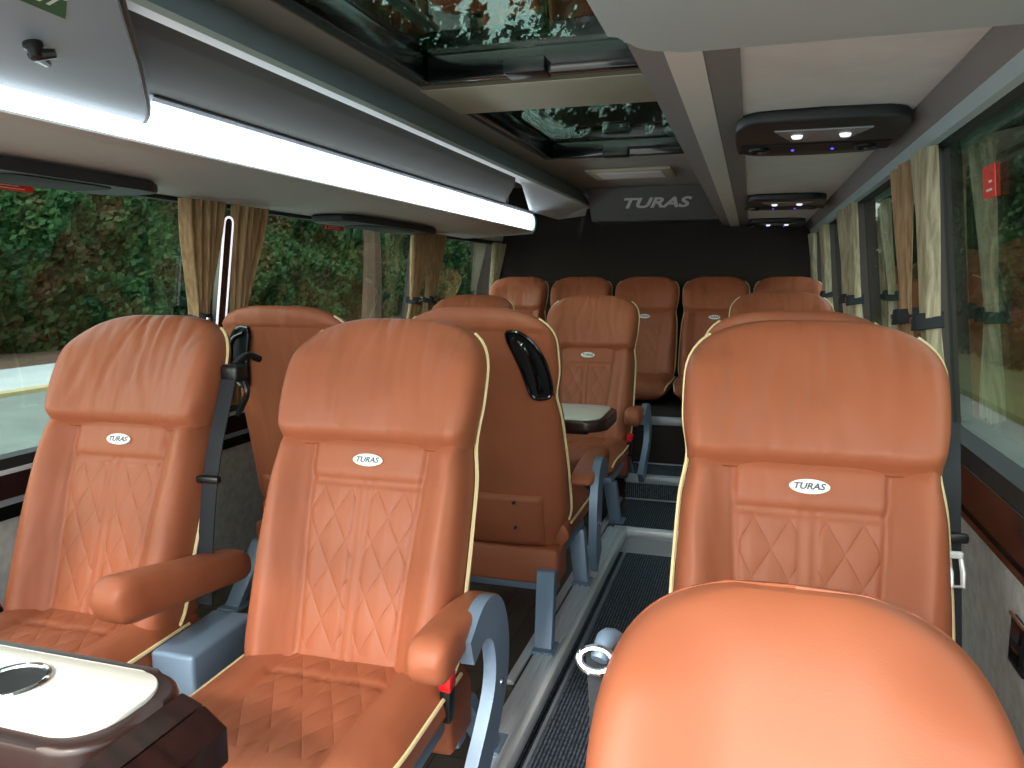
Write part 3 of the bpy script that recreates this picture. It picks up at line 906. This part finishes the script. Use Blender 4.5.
def unit(x, y, z, hw, hl, label, flat=False):
    u = empty('service_unit', (x, y, z), label=label, cat='reading light unit', group='overhead service units')
    b = MB()
    P = []
    for a in range(32):
        t = a*2*PI/32; ca, sa = math.cos(t), math.sin(t)
        P.append((hw*math.copysign(abs(ca)**.35, ca), hl*math.copysign(abs(sa)**.45, sa), 0))
    b.prism(P, (0, 0, -.032), .010, 3); b.build('housing', 'vent', u)
    if flat: 
        b = MB(); b.prism([(p[0]*.8, p[1]*.5, -.030) for p in P], (0, 0, -.006), .003, 2); b.build('grille', 'vent_in', u)
        return u
    k = hl/.28
    b = MB(); b.prism([(-.115, -.17*k, -.031), (.125, -.17*k, -.031), (.075, .0, -.031), (-.065, .0, -.031)], (0, 0, -.006), .003, 2); rf = b.build('reflector', 'reflector', u)
    for sx in (-.055, .065):
        b = MB(); b.lathe([(.0001, -.046), (.012, -.044), (.016, -.036)], (sx, -.10*k, 0), 16); b.build('reading_light', 'led', rf)
    b = MB(); b.prism([(-.20, .05*k, -.031), (.20, .05*k, -.031), (.21, .19*k, -.031), (-.21, .19*k, -.031)], (0, 0, -.004), .002, 1); b.build('control_strip', 'vent_in', u)
    for sx in (-.15, .14):
        b = MB()
        b.lathe([(.030, -.034), (.030, -.042), (.022, -.046), (.020, -.038), (.0001, -.038)], (sx, .11*k, 0), 20); b.build('air_nozzle', 'black', u)
    for sx in (-.055, .055):
        b = MB(); b.lathe([(.0001, -.040), (.0045, -.039), (.0045, -.034)], (sx, .14*k, 0), 10); b.build('indicator', 'bluelight', u)
    return u
unit(.158, 2.37, zS, .215, .28, 'dark overhead reading light unit with blue indicators, nearest on the right ceiling')
unit(.155, 4.36, zS, .19, .30, 'dark overhead reading light unit, middle one of the right ceiling channel')
unit(.155, 5.86, zS, .19, .22, 'dark overhead reading light unit, farthest back on the right ceiling channel')
unit(-1.90, 1.72, 1.583, .12, .36, 'flat black unit under the left rack above the nearest left window', True)
unit(-1.90, 3.80, 1.583, .12, .57, 'flat black unit under the left rack above the second left window', True)

# big grey overhead housing close to the camera
mo = empty('overhead_housing', (.35, .6, 1.56), label='large smooth grey rounded housing overhead at top right', cat='overhead housing')
def slab(x0, x1, y0, y1, z0, z1, r, bev):
    P = []
    for cx, cy, a0 in ((x1-r, y1-r, 0), (x0+r, y1-r, 90), (x0+r, y0+r, 180), (x1-r, y0+r, 270)):
        for k in range(9):
            a = (a0+90*k/8)*PI/180; P.append((cx+r*math.cos(a), cy+r*math.sin(a), z0))
    b = MB(); b.prism(P, (0, 0, z1-z0), bev, 4); return b
slab(-.520, .09, -.42, .405, .0, .09, .075, .014).build('housing', 'grey_plastic', mo)
slab(-.500, .07, -.40, .385, -.010, .02, .06, .008).build('lid', 'grey_plastic', mo)

# ------------------------------------------------------------------ tables
def rrect(x0, x1, y0, y1, r, z, n=8):
    P = []
    for cx, cy, a0 in ((x1-r, y1-r, 0), (x0+r, y1-r, 90), (x0+r, y0+r, 180), (x1-r, y0+r, 270)):
        for k in range(n+1):
            a = (a0+90*k/n)*PI/180; P.append((cx+r*math.cos(a), cy+r*math.sin(a), z))
    return P
def table(x, y, z, L, hw, label, cup=True):
    t = empty('folding_table', (x, y, 0), label=label, cat='table', group='wall mounted tables')
    b = MB(); b.prism(rrect(-L/2, L/2, -hw, hw, min(hw*.8, .09), z-.055), (0, 0, .050), .012, 3)
    b.build('table_top', 'table_brown', t)
    b = MB(); b.prism(rrect(-L/2+.03, L/2-.028, -hw+.022, hw-.022, min(hw*.6, .07), z-.006), (0, 0, .008), .003, 2)
    ins = b.build('inset_panel', 'table_white', t)
    b = MB(); b.box(-L/2, -L/2+.05, -hw*.8, hw*.8, z-.30, z-.04, .01, 2); b.box(-L/2+.02, L/2-.10, -.03, .03, z-.10, z-.045, .01, 2)
    b.build('support', 'black', t)
    if cup:
        for cx in (L/2-.245,):
            b = MB(); q_ = [Vector((cx+.046*math.cos(k*PI/24), .046*math.sin(k*PI/24), z+.004)) for k in range(49)]; b.tube(q_, .0045, 8); cu = b.build('cup_holder', 'chrome', t)
            b = MB(); b.lathe([(.0001, .0022), (.043, .0022), (.044, .0040), (.036, .0030), (.0001, .0028)], (cx, 0, z), 32); b.build('well', 'rubber', cu)
    return t
t1 = table(-1.425, .79, .70, 1.34, .105, 'white topped table with a chrome cup holder at bottom left of the picture')
for k, (xa, xb_, za, zb_) in enumerate(((.672, .705, .696, .684), (.708, .745, .683, .655))):
    b = MB()
    b.prism([(xa, -.15, za-.05), (xb_, -.15, zb_-.05), (xb_, -.15, zb_), (xa, -.15, za)], (0, .21, 0), .005, 2)
    lf = b.build('folded_leaf', 'wood_gloss', t1)
    b = MB(); b.box(xa-.003, xb_, -.154, -.149, zb_-.02, zb_-.012); b.build('edging', 'chrome', lf)
table(-1.31, 3.32, .70, 1.50, .21, 'cream topped table with a dark rounded end between the facing seats', False)

# ------------------------------------------------------------------ curtains
def curtain_mesh(name, side, y0, h0, ztop, ztie, zbot, m, ph=0., parent=None, flare=.7, lean=0., depth=.022, inset=None, pinch=.40):
    V = []; F = []; nz, ny = 40, 56
    if inset is None: inset = .035 if side < 0 else .020
    for j in range(nz+1):
        z = zbot+(ztop-zbot)*j/nz
        t = (z-ztie)/(ztop-ztie) if z > ztie else (ztie-z)/(ztie-zbot)
        w = h0*(pinch+(1-pinch)*sm(0, 1, t)**.8) if z > ztie else h0*(pinch+(flare-pinch)*sm(0, .8, t))
        cy = y0 + lean*(1-t if z > ztie else 1-.6*t)
        for i in range(ny+1):
            u = -1+2*i/ny
            dd = depth*(.6+.4*t)*math.sin(u*PI*4.5+ph) + .005*math.sin(u*19+ph*3+z*4)
            dd += .014*(1-u*u)*(1-t)
            V.append((wallx(side, z)-side*(inset+dd), cy+u*w, z))
    n = ny+1; N = len(V)
    V += [(x-side*.003, y, z) for x, y, z in V]
    for j in range(nz):
        for i in range(ny):
            F.append((j*n+i, j*n+i+1, (j+1)*n+i+1, (j+1)*n+i)); F.append((N+(j+1)*n+i, N+(j+1)*n+i+1, N+j*n+i+1, N+j*n+i))
        F.append((j*n, (j+1)*n, N+(j+1)*n, N+j*n)); F.append((j*n+ny, N+j*n+ny, N+(j+1)*n+ny, (j+1)*n+ny))
    return mesh(name, V, F, m, parent)
def curtain(side, y, h0, ztie, ztop, zbot, label, m='curtain', lean=0., ph=0., **kw):
    c = empty('curtain', (0, 0, 0), label=label, cat='curtain', group='side window curtains')
    curtain_mesh('drape', side, y, h0, ztop, ztie, zbot, m, ph, c, lean=lean, **kw)
    b = MB(); x = wallx(side, ztie)-side*(.045 if side < 0 else .030); w = h0*.46
    b.tube(curve([(x+side*.03, y+lean-w, ztie+.008), (x-side*.025, y+lean-w*.6, ztie), (x-side*.036, y+lean, ztie-.004), (x-side*.025, y+lean+w*.6, ztie), (x+side*.03, y+lean+w, ztie+.008)], 5), 1, flat=(.045, .006, (1, 0, 0)))
    tb = b.build('tieback', 'belt', c)
    b = MB(); b.lathe([(.0001, .01), (.008, .006), (.009, 0)], (x-side*.040, y+lean+(w*.5 if side > 0 else -w*.3), ztie), 12, 'x'); b.build('stud', 'chrome', tb)
    return c
ld = ['left pair nearest', '']
curtain(-1, 2.495, .105, 1.13, 1.578, .75, 'tan curtain on the left wall, near side of the lit slot pillar', lean=.03)
curtain(-1, 2.78, .105, 1.13, 1.578, .75, 'tan curtain on the left wall, far side of the lit slot pillar', lean=-.03, ph=1.)
curtain(-1, 4.52, .12, 1.15, 1.578, .75, 'tan curtain before the second left pillar, cream lower half', ph=2.)
curtain(-1, 4.78, .12, 1.15, 1.578, .75, 'tan curtain just past the second left pillar', ph=.5)
curtain(-1, 6.10, .12, 1.15, 1.578, .75, 'narrow curtain at the rear left corner beside the bench', 'curtain_pale', ph=.5)
curtain(1, 2.30, .085, 1.17, 1.615, .90, 'pale curtain tied with a dark band by the nearest right window', 'curtain_pale', depth=.015)
curtain(1, 2.60, .10, 1.17, 1.615, .90, 'brown curtain on the right wall behind the nearest pale curtain', 'curtain', ph=1.2, depth=.014)
curtain(1, 3.80, .09, 1.19, 1.615, .90, 'pale curtain tied at the second right pillar', 'curtain_pale', ph=.4, depth=.015)
curtain(1, 4.10, .10, 1.19, 1.615, .90, 'curtain on the far side of the second right pillar', 'curtain_pale', ph=.9)
curtain(1, 5.18, .09, 1.19, 1.615, .90, 'curtain at the third right pillar near the rear bench', 'curtain_pale', ph=.2)
curtain(1, 6.12, .08, 1.19, 1.615, .90, 'curtain in the rear right corner beside the bench', 'curtain_pale', ph=.6)

# lit slot on the first left pillar
ls = empty('slot_lamp', (0, 0, 0), label='slim upright lamp with a glowing white outline on the left pillar between curtains', cat='lamp')
def slotpts(o):
    out = []
    hw = .026+o; za, zb_ = .78, 1.50
    for k in range(9): a = PI*k/8; out.append((2.635+hw*math.cos(a), zb_+hw*math.sin(a)))
    for k in range(9): a = PI+PI*k/8; out.append((2.635+hw*math.cos(a), za+hw*math.sin(a)))
    return [(wallx(-1, z)+.052, y, z) for y, z in out]
b = MB(); P = slotpts(0); b.tube(P+[P[0]], .0045, 6); b.build('light_outline', 'slot_light', ls)
b = MB(); b.prism(slotpts(-.003), (-.04, 0, 0)); b.build('body', 'gloss_black', ls)

# ------------------------------------------------------------------ stickers on the glass
def sticker(side, y0, y1, z0, z1, label):
    s = empty('window_sticker', (0, 0, 0), label=label, cat='sticker', group='red emergency exit stickers')
    b = wallprism('', side, y0, y1, z0, z1, .002, 'red_sticker', side*.040); b.build('sheet', 'red_sticker', s)
    for k in range(3):
        w = wallprism('', side, y0+.02, y1-.03-.02*k, z0+(z1-z0)*(.2+.25*k), z0+(z1-z0)*(.27+.25*k), .001, 'sign_white', side*.0385)
        w.build('text_line', 'sign_white', s)
sticker(-1, 1.66, 1.84, 1.538, 1.568, 'red sticker at the top edge of the nearest left window')
sticker(-1, 3.52, 3.70, 1.535, 1.568, 'red sticker at the top of the second left window')
sticker(1, 2.95, 3.15, 1.50, 1.56, 'red sticker high on the second right window')
sticker(1, 1.93, 2.02, 1.46, 1.53, 'red sticker at the right edge of the nearest right window')

# loose strap and chrome hook left of the nearest seat
st = empty('hanging_belt', (-.163, 1.0, .551), label='grey armrest bar and dark belt with a chrome tongue left of the nearest seat', cat='seat belt')
b = MB(); b.tube(curve([(-.02, .04, .20), (-.005, .0, .10), (-.01, -.02, -.05), (.0, -.05, -.35)], 5), 1, flat=(.05, .004, (0, 1, 0))); b.build('webbing', 'belt', st)
b = MB(); b.tube(curve([(.03, .20, .12), (.01, .10, .175), (-.012, .04, .22), (-.02, .01, .20)], 5), [.015]*12+[.014]*3+[.012], 12); b.build('bar', 'frame', st)
b = MB()
P = [(.024*math.cos(a), .014*math.sin(a)) for a in [k*2*PI/20 for k in range(21)]]
b.tube([(-.022+p[0], .0+p[1]*.6, .205+p[1]) for p in P], .0055, 8); b.build('tongue', 'chrome', st)

# belt tongue on the right seat
tg = MB(); z0 = .70; y_ = .085
P = [(.266, y_+.02, .722), (.294, y_+.02, .722), (.296, y_, .695), (.296, y_-.005, .668), (.276, y_-.005, .668), (.274, y_, .695), (.266, y_+.02, .722)]
tg.tube(P, .0055, 8); tg.box(.262, .298, y_+.010, y_+.022, .720, .734, .003, 1)
to = tg.build('belt_tongue', 'silver', right_seat)

# ------------------------------------------------------------------ outside
b = MB(); b.box(-14, 60, -60, 160, -1.12, -1.02); struct(b.build('road', 'asphalt'))
b = MB(); b.box(-14.35, -14, -60, 160, -1.12, -.94); struct(b.build('kerb', 'kerb'))
b = MB(); b.box(-18, -14.35, -60, 160, -1.12, -.96); struct(b.build('pavement', 'pavement'))
b = MB(); b.box(-60, -18, -60, 160, -1.12, -.98); struct(b.build('verge', 'soil'))
b = MB(); b.box(4.2, 60, -60, 160, -1.01, -.9); struct(b.build('verge', 'verge'))

def leaves(name, n, fn, size, m, parent=None):
    V = []; F = []
    for i in range(n):
        p, s = fn(i); s *= size*random.uniform(.6, 1.3)
        a = Vector((random.gauss(0, 1), random.gauss(0, 1), random.gauss(0, 1))).normalized(); c = a.orthogonal().normalized(); d = a.cross(c)
        k = len(V)
        V += [p+c*s, p+d*s*.6, p-c*s, p-d*s*.6]; F.append((k, k+1, k+2, k+3))
    return mesh(name, V, F, m, parent, smooth=False)
def hedge(name, x0, y0, y1, hgt, n, size, label, m, dpt=1.6):
    def fn(i):
        y = random.uniform(y0, y1); z = -1+hgt*random.random()**.9
        bulge = noise.noise(Vector((y*.25, z*.35, 3.)))*1.8+noise.noise(Vector((y*1.1, z*1.1, 9.)))*.6
        sgn = 1 if x0 < 0 else -1
        return Vector((x0+sgn*(bulge - abs(random.gauss(0, .35)))+0*dpt, y, z)), 1
    o = leaves(name, n, fn, size, m)
    # dense core behind the leaf layer
    prop(o, label, 'hedge', None, 'stuff')
    sgn = 1 if x0 < 0 else -1
    V = []; F = []; ny, nz = 90, 12
    for j in range(nz+1):
        for i in range(ny+1):
            y = y0+(y1-y0)*i/ny; z = -1.1+hgt*j/nz
            V.append((x0-sgn*(1.0-noise.noise(Vector((y*.25, z*.35, 3.)))*1.5), y, z))
    N = len(V); V += [(x-sgn*2.2, y, z) for x, y, z in V]; n_ = ny+1
    for j in range(nz):
        for i in range(ny):
            F.append((j*n_+i, j*n_+i+1, (j+1)*n_+i+1, (j+1)*n_+i)); F.append((N+(j+1)*n_+i, N+(j+1)*n_+i+1, N+j*n_+i+1, N+j*n_+i))
    for i in range(ny): F.append((nz*n_+i, nz*n_+i+1, N+nz*n_+i+1, N+nz*n_+i))
    mesh('branch_mass', V, F, m, o)
    return o
hedge('hedge', -20.5, 2, 62, 9.5, 120000, .15, 'tall dense green and rust coloured hedge across the road on the left', 'hedge')
hedge('hedge', -10.0, 63, 105, 11, 14000, .5, 'dark green roadside shrubbery farther along the left side', 'tree')
hedge('hedge', 6.6, 1, 50, 9.0, 80000, .10, 'dark green hedge close to the right windows', 'tree')

def tree(x, y, h, r, label, n=7000):
    t = empty('tree', (x, y, -1), label=label, cat='tree', group='roadside trees behind the coach')
    b = MB(); b.tube(curve([(0, 0, 0), (.1, .1, h*.3), (-.1, 0, h*.55), (.1, 0, h*.8)], 4), [.28-.018*k for k in range(13)], 8)
    for k in range(7):
        a = k*2.4; z = h*(.38+.07*k)
        b.tube(curve([(0, 0, z), (math.cos(a)*r*.4, math.sin(a)*r*.4, z+r*.22), (math.cos(a)*r*.8, math.sin(a)*r*.8, z+r*.35)], 3), [.11, .10, .08, .07, .05, .04, .03], 6)
    b.build('trunk', 'bark', t)
    cl = [(Vector((random.gauss(0, r*.42), random.gauss(0, r*.42), h*.68+random.gauss(0, h*.13))), random.uniform(.25, .45)*r) for _ in range(26)]
    def fn(i):
        c, rr = random.choice(cl)
        v = Vector((random.gauss(0, 1), random.gauss(0, 1), random.gauss(0, 1))).normalized()*rr*random.uniform(.75, 1)
        return c+v, 1
    leaves('crown', n, fn, .16, 'tree', t)
tree(-8.9, 17, 11, 3.0, 'large dark tree seen through the left part of the near roof hatch')
tree(-.8, 15, 12, 3.2, 'dark leafy tree seen through the middle of the near roof hatch', 9000)
tree(-4.2, 36, 21, 5.2, 'tall dark tree far behind the coach, seen through both roof hatches', 9000)
tree(3.0, 24, 12, 2.4, 'tree rising behind the right side of the coach')

# ------------------------------------------------------------------ light, world, camera
w = bpy.data.worlds.new('world'); scene.world = w; w.use_nodes = True
nt = w.node_tree; bg = nt.nodes['Background']
sky = nt.nodes.new('ShaderNodeTexSky'); sky.sky_type = 'NISHITA'; sky.sun_disc = False
sky.sun_elevation = math.radians(42); sky.sun_rotation = math.radians(200); sky.air_density = 1.6; sky.dust_density = 3.
mx = nt.nodes.new('ShaderNodeMix'); mx.data_type = 'RGBA'; mx.inputs[0].default_value = .6
sc = nt.nodes.new('ShaderNodeVectorMath'); sc.operation = 'SCALE'; sc.inputs['Scale'].default_value = .13
nt.links.new(sky.outputs[0], sc.inputs[0]); nt.links.new(sc.outputs[0], mx.inputs[6]); mx.inputs[7].default_value = (.88, .93, .95, 1)
nt.links.new(mx.outputs[2], bg.inputs[0]); bg.inputs[1].default_value = 7.2

def sun(direction, strength, angle, col):
    l = bpy.data.lights.new('sun', 'SUN'); l.energy = strength; l.angle = math.radians(angle); l.color = col
    o = bpy.data.objects.new('sun', l); C.objects.link(o)
    o.rotation_euler = Vector(direction).to_track_quat('-Z', 'Y').to_euler()
sun((-.12, .80, -.60), 2.0, 3, (1, .95, .86))

cam = bpy.data.cameras.new('camera'); co = bpy.data.objects.new('camera', cam); C.objects.link(co)
yaw = math.atan(239/math.hypot(770, 104)); pit = math.atan(104/770)
co.location = (0, 0, 1.28); co.rotation_euler = (PI/2-pit, 0, yaw)
cam.sensor_width = 36; cam.lens = 770/1024*36; cam.clip_start = .02; cam.clip_end = 500
scene.camera = co
vs = scene.view_settings; vs.view_transform = 'Standard'; vs.look = 'None'; vs.gamma = 1; vs.use_curve_mapping = False; vs.exposure = 0.
